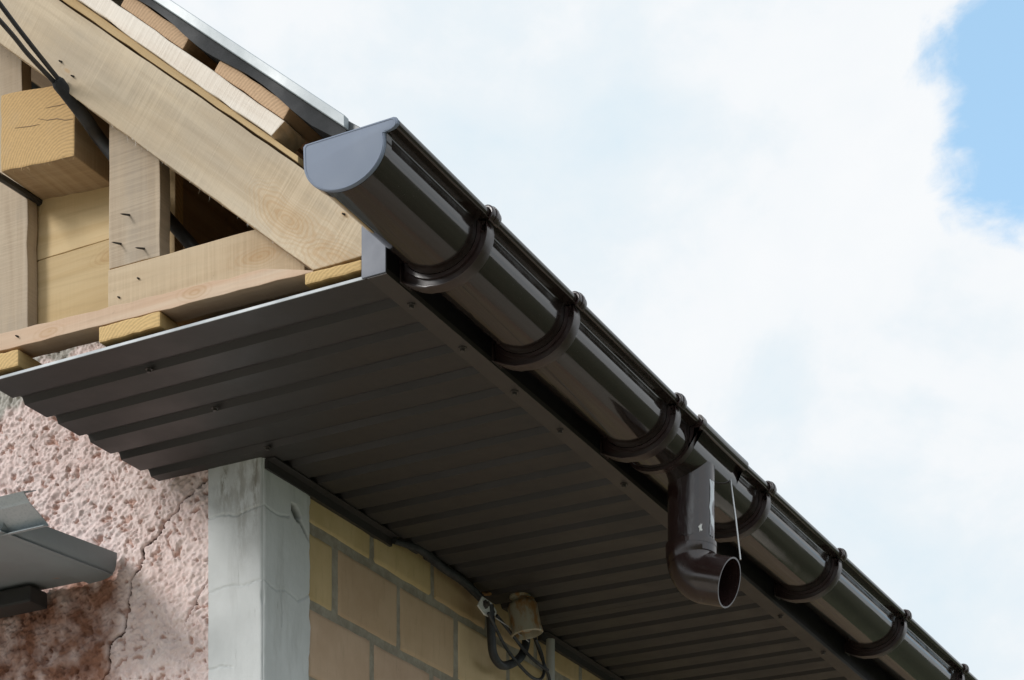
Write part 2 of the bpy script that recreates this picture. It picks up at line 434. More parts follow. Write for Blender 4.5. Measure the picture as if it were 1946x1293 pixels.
def brick_mat(name, a, b):
    m = MB(name); co = m.obj(); rnd = m.rand()
    off = m.n('ShaderNodeCombineXYZ'); m.L(m.math('MULTIPLY', rnd, 19.), off.inputs[1]); m.L(m.math('MULTIPLY', rnd, 7.), off.inputs[2])
    va = m.n('ShaderNodeVectorMath', operation='ADD'); m.L(co, va.inputs[0]); m.L(off.outputs[0], va.inputs[1]); v = va.outputs[0]
    n1 = m.noise(v, 9, 5, .6); n2 = m.noise(m.map(v, (60, 90, 14)), 1., 5, .65)
    k = m.mix(m.rng(n1, .33, .68), a, b); k = m.mix(m.math('MULTIPLY', m.rng(n2, .52, .74), .35), k, tuple(q * .68 for q in a))
    k = m.mix(m.math('MULTIPLY', m.rng(m.noise(v, 130, 3, .7), .66, .78), .5), k, (.16, .12, .08))
    hs = m.n('ShaderNodeHueSaturation'); m.L(k, hs.inputs['Color']); m.L(m.rng(rnd, 0, 1, .88, 1.1, False), hs.inputs['Value']); m.L(m.rng(rnd, 0, 1, .49, .508, False), hs.inputs['Hue'])
    m.col(hs.outputs[0]); m.bump(m.noise(v, 300, 5, .7), .3, .001); m.p(Roughness=.88, Specular_IOR_Level=.2); return m.m
M['brick_y'] = brick_mat('brick_ochre', (.53, .385, .20), (.61, .455, .255))
M['brick_t'] = brick_mat('brick_tan', (.58, .42, .26), (.65, .485, .31))
M['brick_p'] = brick_mat('brick_pinkish', (.56, .395, .275), (.64, .47, .34))
m = MB('grey_mortar'); co = m.obj()
m.col(m.mix(m.rng(m.noise(co, 40, 5, .65), .35, .68), (.29, .255, .20), (.40, .36, .29))); m.bump(m.noise(co, 180, 5, .7), .6, .002); m.p(Roughness=.95); M['mortar'] = m.m

m = MB('grass_ground'); co = m.obj()
k = m.mix(m.rng(m.noise(co, .5, 6, .65), .35, .65), (.045, .058, .026), (.075, .084, .042))
k = m.mix(m.rng(m.noise(co, 9, 5, .7), .55, .8), k, (.14, .13, .06)); m.col(k); m.p(Roughness=.95); M['grass'] = m.m
m = MB('sandy_path'); co = m.obj()
k = m.mix(m.rng(m.noise(co, 3, 6, .65), .35, .65), (.45, .40, .33), (.54, .49, .42)); m.col(k); m.bump(m.noise(co, 40, 5, .7), .6, .01); m.p(Roughness=.95); M['path'] = m.m

# ------------------------------------------------------------------ ground
YEND = 5.5
def sheet(name, x0, x1, y0, y1, z, mat, label, cat):
    o = link(name, mesh(name, [(x0, y0, z), (x1, y0, z), (x1, y1, z), (x0, y1, z)], [(0, 1, 2, 3)]), mat); o['kind'] = 'structure'; o['label'] = label; o['category'] = cat; return o
sheet('ground', -600, 600, -600, 600, GROUND, M['grass'], 'green lawn around the house reaching to the horizon', 'ground')
sheet('path', -.5, 1.35, -2.2, YEND + 2, GROUND + .02, M['path'], 'sandy path running beside the house under the eaves', 'path')
sheet('bounce_yard', -7, 1.35, -7, -2.2, GROUND + .02, M['path'], 'light sandy ground added unseen before the gable to bounce light', 'bounce_yard')  # pale ground added out of view to bounce light onto the gable wall
sheet('bounce_yard', -7, -.5, -2.2, .44, GROUND + .016, M['path'], 'strip of light sandy ground added unseen by the gable wall to bounce light', 'bounce_yard')

# ------------------------------------------------------------------ pink render wall on the gable
WY = .442          # face of the gable wall
def grid_wall(name, us, zs, pos, attrs, mat, parent=None, smooth=True):
    """pos(U,Z)->(N,3); attrs name->(array)"""
    nu, nz = len(us), len(zs)
    U, Zz = np.meshgrid(us, zs, indexing='ij')
    P = pos(U, Zz).reshape(-1, 3)
    idx = np.arange(nu * nz).reshape(nu, nz)
    q = np.stack([idx[:-1, :-1], idx[1:, :-1], idx[1:, 1:], idx[:-1, 1:]], -1).reshape(-1, 4)
    me = bpy.data.meshes.new(name); me.vertices.add(len(P)); me.vertices.foreach_set('co', P.ravel())
    me.loops.add(q.size); me.loops.foreach_set('vertex_index', q.ravel())
    me.polygons.add(len(q)); me.polygons.foreach_set('loop_start', np.arange(len(q)) * 4); me.polygons.foreach_set('loop_total', np.full(len(q), 4))
    me.update(calc_edges=True); me.validate()
    for k, fn in attrs.items():
        a = me.attributes.new(k, 'FLOAT', 'POINT'); a.data.foreach_set('value', fn(U, Zz).ravel().astype(np.float32))
    return link(name, me, mat, parent, smooth)

N1, N2, N3, N4 = VNoise(1), VNoise(2), VNoise(3), VNoise(4)
def wp(p): q = at(p, 1, WY); return (q.x, q.z)
crack_px = [(396, 906), (372, 925), (340, 955), (332, 975), (309, 990), (301, 1017), (268, 1043), (272, 1062), (246, 1105), (247, 1125), (241, 1150), (235, 1200), (207, 1222), (209, 1270), (185, 1310), (180, 1400)]
crack = rough_line([wp(p) for p in crack_px], .0016, 3, 5)
crack2 = rough_line([wp(p) for p in [(396, 1105), (366, 1150), (352, 1190)]], .002, 5, 5)
def warp(U, Z):
    return U + .012 * (fbm(N3, U * 30, Z * 30, 2) - .5), Z + .012 * (fbm(N4, U * 30 + 9, Z * 30, 2) - .5)
def billow(n, x, y): return np.abs(2 * n(x, y) - 1)
def lumps(U, Z):
    u, z = warp(U, Z); u2 = u * .9 + z * .42; z2 = z * .9 - u * .42
    b1 = billow(N1, u2 * 70, z2 * 105); b2 = billow(N2, u2 * 135 + 7, z2 * 190); b3 = billow(N3, u * 300, z * 320 + 4); b4 = N4(u * 520, z * 520)
    big = fbm(N3, u2 * 30 + 5, z2 * 38, 2)
    return .42 * b1 + .34 * b2 + .20 * b3 + .10 * b4 + .5 * big - .2
def pits(U, Z):
    u, z = warp(U, Z)
    p = fbm(N4, u * 84 + 31, z * 100 + 3, 3, .5); q = fbm(N2, u * 11 + 3, z * 11 + 8, 2)
    return np.clip((p - .685 + .16 * (q - .5)) / .05, 0, 1)
def crackd(U, Z):
    d = np.minimum(polydist(U, Z, crack), polydist(U, Z, crack2) * 1.5)
    return np.clip(1.25 - d / .0024, 0, 1)
def wall_pos(U, Z):
    h = 0.0108 * (lumps(U, Z) - .5) - .006 * pits(U, Z) - .016 * crackd(U, Z) + .004 * (fbm(N1, U * 6, Z * 6, 2) - .5)
    return np.stack([U, WY - h, Z], -1)
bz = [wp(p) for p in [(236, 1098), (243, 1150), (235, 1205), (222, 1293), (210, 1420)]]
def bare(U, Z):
    # below the little canopy: old red-brown coat with the canopy's shade painted into it
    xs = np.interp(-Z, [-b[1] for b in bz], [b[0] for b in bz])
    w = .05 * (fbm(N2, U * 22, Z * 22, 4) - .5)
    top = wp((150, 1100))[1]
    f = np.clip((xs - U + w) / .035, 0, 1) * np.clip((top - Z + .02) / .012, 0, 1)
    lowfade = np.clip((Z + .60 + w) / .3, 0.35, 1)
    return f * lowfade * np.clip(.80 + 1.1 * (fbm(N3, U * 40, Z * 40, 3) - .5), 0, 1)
def mortar_at(U, Z):
    w = .05 * (fbm(N1, U * 25, Z * 25, 4) - .5)
    t = np.interp(U, [-1.12, -1.06, -1.0, -.80, -.60], [.165, .195, .26, .26, .26])
    return np.clip((Z + w - t) / .015, 0, 1)
wall = empty('gable_wall', (-.62, WY, GROUND), 'rough pink rendered gable wall with a long crack beside the pillar', 'wall')
grid_wall('render_face', np.arange(-1.30, -.6185, .0018), np.arange(-.62, .40, .0018), wall_pos,
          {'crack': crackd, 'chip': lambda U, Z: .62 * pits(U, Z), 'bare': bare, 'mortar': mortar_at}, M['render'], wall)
grid_wall('render_face', np.arange(-2.6, -1.299, .010), np.arange(-.62, .40, .010), wall_pos,
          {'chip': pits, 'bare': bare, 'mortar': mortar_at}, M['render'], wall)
grid_wall('render_face', np.arange(-2.6, -.6185, .010), np.linspace(GROUND, -.62, 180), wall_pos,
          {'chip': pits, 'bare': lambda U, Z: 0 * U, 'mortar': lambda U, Z: 0 * U}, M['render'], wall)
link('masonry_core', box_me('masonry_core', -2.6, -.53, WY + .02, WY + .25, GROUND, .38), M['mortar'], wall)

# ------------------------------------------------------------------ corner pillar
PXL, PXR, PYF, PYB = -.621, -.507, .431, .578
pil = empty('corner_pillar', (PXR, PYF, GROUND), 'pale grey painted concrete corner pillar with cracks and a gouged hole', 'pillar')
c1 = rough_line([(0, -.086), (.03, -.083), (.06, -.089), (.114, -.080), (.16, -.083), (.19, -.075)], .0012, 11, 6)
c2 = rough_line([(.0, -.213), (.04, -.207), (.08, -.211), (.114, -.205), (.15, -.215), (.18, -.205), (.22, -.212), (.26, -.190)], .0012, 12, 6)
c3 = rough_line([(.165, -.205), (.172, -.24), (.17, -.27)], .0012, 13, 6)
c4 = rough_line([(.0, -.345), (.03, -.342), (.05, -.347)], .001, 14, 5)
def pil_crack(U, Z):
    d = np.minimum.reduce([polydist(U, Z, c) for c in (c1, c2, c3, c4)])
    return np.clip(1 - d / .0017, 0, 1)
def gouge(U, Z):
    a = np.hypot((U - .212) / .014, (Z + .062 + (U - .212) * .35) / .0095); b = np.hypot((U - .234) / .018, (Z + .080 + (U - .234) * .8) / .004)
    d = np.minimum(a, b) + .5 * (fbm(N1, U * 160, Z * 160, 2) - .5)
    return np.clip((1.22 - d) / .25, 0, 1)
def pil_pos(U, Z):
    W1 = PXR - PXL
    front = U <= W1
    X = np.where(front, PXL + U, PXR); Y = np.where(front, PYF, PYF + (U - W1))
    # chipped, slightly rounded arris
    ch = .0035 + .004 * np.clip(fbm(N2, Z * 30, Z * 0 + 2, 3) - .45, 0, 1)
    e = np.clip(1 - np.abs(U - W1) / .009, 0, 1) ** 2 * ch
    h = .0026 * (fbm(N1, U * 14, Z * 9, 3) - .5) + .0010 * (fbm(N3, U * 90, Z * 70, 3) - .5) - .004 * pil_crack(U, Z) - .022 * gouge(U, Z)
    edge = np.clip((U - W1 - .138) / .009, 0, 1) * .012 * fbm(N4, Z * 40, Z * 0, 3)
    X = np.where(front, X, X + h) - np.where(front, e, e); Y = np.where(front, Y - h, Y) + e - np.where(front, 0, edge)
    return np.stack([X, Y, Z], -1)
W1 = PXR - PXL; WU = W1 + PYB - PYF
def stain(U, Z):
    s = np.exp(-((U - .034) / .006) ** 2 - ((Z + .018) / .022) ** 2) * 1.2
    s += .7 * np.exp(-((U - .098) / .010) ** 2) * np.clip((Z + .16) / .12, 0, 1)
    s += .45 * np.exp(-((U - .070) / .014) ** 2) * np.clip((Z + .20) / .12, 0, 1)
    s += .5 * np.exp(-((U - .035) / .02) ** 2 - ((Z + .05) / .03) ** 2)
    s += .9 * np.exp(-((U - WU) / .012) ** 2 - ((Z + .37) / .03) ** 2)
    return np.clip(s, 0, 1)
grid_wall('painted_face', np.concatenate([np.arange(0, W1, .0021), np.arange(W1, WU + .002, .0021)]), np.arange(-.60, .03, .0021), pil_pos, {'stain': stain, 'gouge': gouge}, M['pillar'], pil)
grid_wall('painted_face', np.concatenate([np.linspace(0, W1, 14), np.linspace(W1 + .001, WU, 16)]), np.linspace(GROUND, -.60, 90), pil_pos, {'stain': lambda U, Z: 0 * U, 'gouge': lambda U, Z: 0 * U}, M['pillar'], pil)
link('core', box_me('core', PXL + .01, PXR - .026, PYF + .012, PYB + .02, GROUND, .03), M['mortar'], pil)

# ------------------------------------------------------------------ brick wall under the eaves
BX = -.511
bw = empty('brick_wall', (BX, PYB, GROUND), 'side wall of large ochre and tan bricks under the dark soffit', 'wall')
link('mortar', box_me('mortar', BX - .24, BX - .0028, PYB - .004, YEND, GROUND, .03), M['mortar'], bw)
BL, BH, PL, PH = .2075, .121, .2208, .135
def brick_me(seed, w=BL, h=BH):
    """front face as a small grid with rounded, chipped arrises"""
    rr = random.Random(seed); cc = [rr.uniform(0, 1) ** 3 * .006 for _ in range(4)]
    ys = [-w / 2, -w / 2 + .004, -w / 2 + .010] + [-w / 2 + w * k / 6 for k in range(1, 6)] + [w / 2 - .010, w / 2 - .004, w / 2]
    zs_ = [-h / 2, -h / 2 + .004, -h / 2 + .010, -h / 6, h / 6, h / 2 - .010, h / 2 - .004, h / 2]
    v, f = [], []; ny, nz = len(ys), len(zs_)
    for i, y in enumerate(ys):
        for j, z in enumerate(zs_):
            ey = i in (0, ny - 1); ez = j in (0, nz - 1); x = rr.uniform(-.0005, .0005)
            if ey or ez: x -= .0035 + rr.random() * .0015
            elif i in (1, ny - 2) or j in (1, nz - 2): x -= .0008 * rr.random()
            y2, z2 = y + (rr.uniform(-.0013, .0013) if ey else 0), z + (rr.uniform(-.0013, .0013) if ez else 0)
            if ey and ez: k = (i > 0) * 2 + (j > 0); x -= cc[k] * 2; y2 -= math.copysign(cc[k], y); z2 -= math.copysign(cc[k], z)
            v.append((x, y2, z2))
    for i in range(ny - 1):
        for j in range(nz - 1): a = i * nz + j; f.append((a, a + nz, a + nz + 1, a + 1))
    ring = [i * nz for i in range(ny)] + [(ny - 1) * nz + j for j in range(1, nz)] + [i * nz + nz - 1 for i in range(ny - 2, -1, -1)] + [j for j in range(nz - 2, 0, -1)]
    b = len(v); v += [(-.07, v[q][1], v[q][2]) for q in ring]; n = len(ring)
    for k in range(n): f.append((ring[k], ring[(k + 1) % n], b + (k + 1) % n, b + k))
    me = recalc(mesh('brick', v, f))
    for p in me.polygons: p.use_smooth = True
    me.set_sharp_from_angle(angle=R_(50)); return me
BM_ = {}
def brick_mesh(kind, var, w):
    key = (kind, var, round(w, 3))
    if key not in BM_:
        me = brick_me(hash((var, 5)) % 999, w); me.materials.append(M[kind]); BM_[key] = me
    return BM_[key]
rest_v, rest_f = [], []
rr = random.Random(4); nb = 0
for row in range(0, 22):
    zc = -.069 - PH * row + PH / 2 if row else -.069 + PH / 2
    zc = -.069 + PH / 2 - PH * row
    off = .788 if row % 2 == 0 else .6635
    j0 = off - PL * 3
    k = 0
    while True:
        a = j0 + PL * k; b = a + PL; k += 1
        if b < PYB + .02: continue
        if a > YEND - .1: break
        a2 = max(a, PYB - .002)
        w = b - a2 - .0135; yc = (a2 + b) / 2
        if a2 != a: w = b - a2 - .007; yc = a2 + w / 2
        kind = 'brick_y' if row == 0 else ('brick_t' if row == 1 else 'brick_p')
        if row == 1 and rr.random() < .3: kind = 'brick_y'
        if row >= 2 and rr.random() < .25: kind = 'brick_t'
        hh = BH if row else .10
        if row < 12:
            me = brick_mesh(kind, rr.randint(0, 4), w)
            o = bpy.data.objects.new('brick', me); COL.objects.link(o); o.parent = bw; o.matrix_parent_inverse = Matrix.Translation(-bw.location)
            o.location = (BX + rr.uniform(-.0012, .0012), yc + rr.uniform(-.002, .002), zc + rr.uniform(-.0015, .0015)); o.rotation_euler = (rr.uniform(-.006, .006), 0, rr.uniform(-.004, .004)); nb += 1
        else:
            n = len(rest_v)
            for x in (-.06, 0):
                for (yy, zz) in ((-w / 2, -BH / 2), (w / 2, -BH / 2), (w / 2, BH / 2), (-w / 2, BH / 2)): rest_v.append((BX + x, yc + yy, zc + zz))
            rest_f += [(n + 4, n + 5, n + 6, n + 7), (n, n + 1, n + 5, n + 4), (n + 1, n + 2, n + 6, n + 5), (n + 2, n + 3, n + 7, n + 6), (n + 3, n, n + 4, n + 7)]
o = link('lower_bricks', recalc(mesh('lower_bricks', rest_v, rest_f)), M['brick_p'], bw); o['kind'] = 'stuff'

# ------------------------------------------------------------------ soffit
sof = empty('soffit', (-.25, 0, 0), 'dark brown ribbed metal soffit under the eaves', 'soffit')
RIB0, RIBP, RW, RH = .0745, .0803, .024, .0095
def soffit_panel(x0, x1, y0, y1, first=False):
    prof = [(y0, 0.0)]
    k = 0
    while True:
        yc = RIB0 + RIBP * k; k += 1
        if yc + RW / 2 > y1: break
        if yc - RW / 2 < y0: continue
        prof += [(yc - RW / 2 - .002, 0), (yc - RW / 2 + .004, RH), (yc + RW / 2 - .004, RH), (yc + RW / 2 + .002, 0)]
    prof.append((y1, 0.0))
    prof = [q for q in prof]
    top = [(y, z + .0012) for y, z in prof][::-1]
    loop = prof + top; n = len(loop); v = []; f = []
    xs = (x0, x1)
    for x in xs: v += [(x, y, z) for y, z in loop]
    for j in range(n): f.append((j, (j + 1) % n, (j + 1) % n + n, j + n))
    m_ = len(prof)
    for s in (0, n):
        for j in range(m_ - 1): f.append((s + j, s + j + 1, s + n - 2 - j, s + n - 1 - j))
    return recalc(mesh('soffit_panel', v, f))
cuts = [.0005, .432, 1.400, 2.3625, 3.325, 4.288, YEND]
for i in range(len(cuts) - 1):
    link('soffit_panel', soffit_panel(-.728 if i == 0 else -.512, -.008, cuts[i], cuts[i + 1] - (.001 if i else 0)), M['soffit'], sof)
# folded bare edge of the first panel facing the gable
link('cut_edge', box_me('cut_edge', -.728, -.036, -.0012, .0004, -.0004, .0036), M['cutedge'], sof)
link('front_trim', extrude_profile('front_trim', [(-.030, -.0008), (-.030, -.0022), (.0012, -.0022), (.0012, .006), (.0002, .006), (.0002, -.0008)], (-.0025, YEND)), M['soffit_trim'], sof)
# wall trim (two lengths with a gap, as on the wall)
def wall_trim(y0, y1):
    return link('wall_trim', extrude_profile('wall_trim', [(-.512, -.0012), (-.512, -.018), (-.5035, -.018), (-.5025, -.004), (-.4880, -.0030), (-.4880, -.0012)], (y0, y1)), M['soffit'], sof)
wall_trim(.437, .845); wall_trim(1.46, YEND)
def screw_me():
    me = lathe('screw', [(0, -.0062), (.0034, -.0062), (.0040, -.0056), (.0040, -.0020), (.0066, -.0016), (.0066, 0), (0, 0)], 6)
    return me
SCREW = screw_me(); SCREW.materials.append(M['screw'])
def screw(parent, loc, rot=(0, 0, 0), name='screw', me=None, sc=1):
    o = bpy.data.objects.new(name, me or SCREW); COL.objects.link(o); o.parent = parent
    o.matrix_parent_inverse = Matrix.Translation(-parent.location) if parent.type == 'EMPTY' else parent.matrix_basis.inverted()
    o.location = loc; o.rotation_euler = rot; o.scale = (sc, sc, sc); return o
for i, y in enumerate([.089, .239, .405, .565, .816, 1.06, 1.34, 1.598, 1.868, 2.15, 2.42, 2.7, 3.0, 3.3]):
    screw(sof, (-.0135, y, -.0022), (0, 0, i * .7))
for p in [(283, 697), (408, 771), (508, 846)]:
    q = at(p, 2, .004); screw(sof, (q.x, q.y, .0005), (0, 0, q.x), sc=.9)

# ------------------------------------------------------------------ fascia
fas = empty('fascia', (0, 0, 0), 'dark metal fascia board behind the gutter with grey end flange', 'fascia')
link('face_sheet', box_me('face_sheet', -.034, 0, 0, YEND, .0015, .150), M['fascia'], fas)
o = link('end_flange', box_me('end_flange', -.0385, .0008, -.0045, -.0008, -.0006, .150, .0006), M['flange'], fas); o['label'] = 'grey blue folded end of the fascia sheet'

# ------------------------------------------------------------------ roof and gable timbers
SL = .84; ANG = math.atan(SL); ROT = Matrix.Rotation(ANG, 3, 'Y')     # local x runs down the slope
def timber(name, poly, y0, y1, mat, label, cat, group=None, grain='slope', jit=.00035, bev=.0016, step=.03, seed=0, parent=None):
    """prism of an (x,z) polygon between y0 and y1; grain 'slope' | 'x' | 'z' | 'y'"""
    rr = random.Random(seed + 100)
    pts = []
    for (a, b) in zip(poly, poly[1:] + poly[:1]):
        L = math.hypot(b[0] - a[0], b[1] - a[1]); n = max(1, int(L / step)); nx, nz = -(b[1] - a[1]) / L, (b[0] - a[0]) / L
        for k in range(n):
            t = k / n; q = 0 if k == 0 else rr.gauss(0, jit)
            pts.append((a[0] + (b[0] - a[0]) * t + nx * q, a[1] + (b[1] - a[1]) * t + nz * q))
    mt = {'slope': ROT, 'x': Matrix.Identity(3), 'z': Matrix.Rotation(-math.pi / 2, 3, 'Y'), 'y': Matrix.Rotation(math.pi / 2, 3, 'Z')}[grain]
    cx = sum(p[0] for p in poly) / len(poly); cz = sum(p[1] for p in poly) / len(poly)
    c = Vector((cx, (y0 + y1) / 2, cz)) if grain != 'y' else Vector((cx, y0, cz))
    inv = mt.transposed(); n = len(pts)
    v = [inv @ (Vector((x, y, z)) - c) for y in (y0, y1) for x, z in pts]
    f = [tuple(range(n)), tuple(range(n, 2 * n))] + [(j, (j + 1) % n, (j + 1) % n + n, j + n) for j in range(n)]
    me = recalc(mesh(name, v, f)); bevel_me(me, bev, 2, 60)
    o = link(name, me, mat)
    o.matrix_basis = Matrix.Translation(c) @ mt.to_4x4()
    if label: tag(o, label, cat, group)
    return o
def child(o, p):
    o.parent = p; o.matrix_parent_inverse = (p.matrix_basis).inverted(); return o
zl = lambda x: .520 - (x + .70) * .843          # rafter underside
zu = lambda x: .398 - (x + .395) * .836         # rafter top
XT = -1.75
raf = timber('rafter', [(XT, zl(XT)), (-.122, zl(-.122)), (-.0395, .0335), (-.0395, zu(-.0395) - .004), (XT, zu(XT))], 0, .05, M['rafter'],
             'wide pale sawn rafter sloping down the gable to the fascia', 'rafter', seed=1)
zs0 = lambda x: .4125 - (x + .395) * .85; zs1 = lambda x: .447 - (x + .395) * .85
timber('spacer_board', [(XT, zu(XT) + .0006), (-.150, zu(-.150) + .0006), (-.150, zs0(-.150) - .0006), (XT, zs0(XT) - .0006)], .004, .05, M['yellow'],
       'thin yellowish board lying between the rafter and the white batten', 'board', seed=2)
timber('counter_batten', [(XT, zs0(XT)), (-.189, zs0(-.189)), (-.166, zs1(-.166)), (XT, zs1(XT))], -.006, .05, M['white'],
       'bright whitish batten running along the top of the rafter', 'batten', seed=3, jit=.0006)
ux, uz = math.cos(ANG), -math.sin(ANG); nx_, nz_ = math.sin(ANG), math.cos(ANG)
def rb(x, ln, th, lab, seed):
    z = zs1(x) + .0008
    p = [(x, z), (x + ux * ln, zs1(x + ux * ln) + .0008)]
    q = [(p[1][0] + nx_ * th, p[1][1] + nz_ * th), (x + nx_ * th, z + nz_ * th)]
    return timber('roof_batten', p + q, -.004, YEND, M['orange'], lab, 'batten', 'roof battens under the roofing', grain='y', seed=seed, bev=.002, step=.02, jit=.0004)
rb(-.291, .158, .0205, 'lower orange roof batten end beside the gutter end cap', 1)
rb(-.462, .150, .0205, 'upper orange roof batten end near the top of the picture', 2)
rb(-.650, .150, .0205, 'third orange roof batten counted up from the gutter, above the picture', 3)
rb(-.850, .150, .0205, 'fourth orange roof batten counted up from the gutter, above the picture', 4)
# membrane, roof sheet and verge
zr = lambda x: .3325 - (x + .207) * .832       # bottom of the grey verge strip
mem_v, mem_f = [], []
xs = np.linspace(-1.75, -.060, 120)
prof_b = []
for x in xs:
    zb = zs1(x) + .0285
    best = min(abs(((x - (c + ux * .077)) / .19) - 0) for c in (-.291, -.462, -.650, -.850, -1.04, -1.23, -1.42))
    sag = .010 * (math.sin((x + .215) / .18 * 2 * math.pi - math.pi / 2) * .5 + .5)
    prof_b.append((x, zb - sag + .0015 + random.uniform(-.0006, .0006)))
n = len(prof_b)
for y in (-.010, -.004, .02, YEND):
    mem_v += [(x, y, z) for x, z in prof_b]
for y in (-.010, -.004, .02, YEND):
    mem_v += [(x, y, zr(x) - .0008) for x, z in prof_b]
for k in range(3):
    for j in range(n - 1):
        a = k * n + j; mem_f.append((a, a + 1, a + n + 1, a + n)); b = (k + 4) * n + j; mem_f.append((b, b + 1, b + n + 1, b + n))
for j in range(n - 1):
    mem_f.append((j, j + 1, 4 * n + j + 1, 4 * n + j)); mem_f.append((3 * n + j, 3 * n + j + 1, 7 * n + j + 1, 7 * n + j))
for s in (0, n - 1):
    for k in range(3): mem_f.append((k * n + s, (k + 1) * n + s, (k + 5) * n + s, (k + 4) * n + s))
o = link('roof_membrane', recalc(mesh('roof_membrane', mem_v, mem_f)), M['membrane'])
tag(o, 'black sagging roofing membrane edge between the battens and the grey verge strip', 'membrane')
roof = empty('roof', (-.05, 0, .2), 'grey metal roof edge climbing to the upper left', 'roof')
def slab(name, xa, xb, za, zb_, ya, yb, mat, rnd=False):
    pr = [(xa, za(xa)), (xb, za(xb)), (xb, zb_(xb)), (xa, zb_(xa))]
    if rnd:
        pr = [(xa, za(xa)), (xb - .012, za(xb - .012)), (xb - .004, za(xb) + .000), (xb + .004, za(xb) + .003), (xb + .009, zb_(xb) - .006), (xb + .004, zb_(xb) - .002), (xb - .010, zb_(xb - .010)), (xa, zb_(xa))]
    return link(name, bevel_me(extrude_profile(name, pr, (ya, yb)), .001, 1, 50), mat, roof)
slab('verge_strip', -1.75, -.058, zr, lambda x: zr(x) + .0170, -.018, -.006, M['verge'])
slab('roof_sheet', -1.75, -.046, lambda x: zr(x) + .001, lambda x: zr(x) + .0150, -.0055, YEND, M['roofsheet'], True)
# far slope of the roof closes the attic
xr_ = -2.6; zrid = zr(-1.75) + .012
link('roof_sheet', extrude_profile('roof_sheet', [(-1.75, zrid), (-3.4, zrid - 1.38), (-3.4, zrid - 1.36), (-1.75, zrid + .02)], (-.0055, YEND)), M['roofsheet'], roof)
# unseen panel added at the far end of the attic so that light does not come through from behind
link('attic_closing', extrude_profile('attic_closing', [(-1.75, .0), (-.05, .0), (-.07, .16), (-1.75, 1.50)], (YEND - .05, YEND - .02)), M['membrane'], roof)

# soffit framing
bat = timber('soffit_batten', [(-.90, .0485), (-.122, .0305), (-.122, .0325), (-.207, .0550), (-.90, .0760)], .0005, .042, M['pinkwood'],
             'thin pinkish batten lying along the gable above the soffit edge', 'batten', grain='x', seed=5, jit=.0006)
def blk(x0, x1, z0, z1, lab, seed):
    return timber('soffit_block', [(x0, z0), (x1, z0 - .001), (x1, z1 - .002), (x0, z1)], -.002, .42, M['block'], lab, 'block', 'soffit framing blocks', grain='y', seed=seed, bev=.003, step=.012, jit=.0006)
blk(-.135, -.0400, .0136, .0300, 'yellow timber block end under the rafter foot beside the grey flange', 11)
blk(-.505, -.390, .0130, .0370, 'yellow timber block end under the middle of the pinkish batten', 12)
blk(-.7265, -.662, .0130, .0400, 'yellow timber block end at the left edge of the picture', 13)
plank = timber('plank', [(-.530, .060), (-.17, .058), (-.17, .146), (-.530, .1515)], .051, .095, M['plank'], 'wide pale plank lying horizontally behind the rafter foot', 'plank', grain='x', seed=6, jit=.0005)
post = timber('post', [(-.529, .1530), (-.432, .1500), (-.432, .62), (-.529, .62)], .052, .078, M['post'], 'short sawn post standing on the plank with nail points sticking out', 'post', grain='z', seed=7, jit=.0006)
lp = timber('post', [(-.93, .128), (-.7475, .122), (-.7475, .40), (-.761, .56), (-.763, .90), (-.93, .90)], .118, .142, M['post'], 'grey weathered post at the left edge behind the square beam', 'post', grain='z', seed=8, jit=.0015)
beam = timber('beam', [(-.7445, .3575), (-.5965, .3440), (-.5955, .4600), (-.7445, .4790)], .0515, 1.6, M['beam'], 'thick square beam with a cracked orange end below the rafter', 'beam', grain='y', seed=10, jit=.0012, bev=.003, step=.02)
# drying cracks on the beam end: thin dark splits let into the wood
def split(pts, w=.0011):
    q = [at(p, 1, .0515) for p in pts]
    v, f = [], []
    for i, a in enumerate(q):
        ww = w * (1 - abs(2 * i / (len(q) - 1) - 1) * .8)
        v += [(a.x, .0508, a.z - ww), (a.x, .0508, a.z + ww), (a.x, .054, a.z + ww), (a.x, .054, a.z - ww)]
    for i in range(len(q) - 1):
        for k in range(4): f.append((4 * i + k, 4 * i + (k + 1) % 4, 4 * i + 4 + (k + 1) % 4, 4 * i + 4 + k))
    return child(link('drying_crack', recalc(mesh('drying_crack', v, f)), M['darkwood']), beam)
split([(88, 206), (100, 203), (112, 201), (124, 198), (132, 197)], .0004)
split([(72, 226), (90, 229), (108, 226), (125, 229), (138, 227)], .0006)
split([(28, 244), (45, 242), (60, 240), (75, 237)], .00045)
# gable boarding behind
bgrp = 'boards of the inner gable boarding'
bl = [(.150, .2600, 'lower pale board below the joint line between the two posts'), (.2620, .395, 'upper pale board above the joint line below the beam'), (.3970, .530, 'pale board seen in the small gap above the beam end'), (.5320, .720, 'topmost pale board close under the roof')]
for i, (z0, z1, lab) in enumerate(bl):
    xr = min(-.475, -.70 - (z1 - .52) / .843 + .10)
    timber('gable_board', [(-.95, z0), (xr, z0), (xr, z1), (-.95, z1)], .145 + .0015 * (i % 2), .167, M['pale'], lab, 'board', bgrp, grain='x', seed=20 + i, jit=.0003, bev=.0012)
# a second rafter deeper in the attic
timber('rafter', [(XT, zl(XT)), (-.122, zl(-.122)), (-.0395, .0335), (-.0395, zu(-.0395) - .004), (XT, zu(XT))], .62, .67, M['darkwood'], 'second rafter deep in the shade of the attic', 'rafter', seed=31)
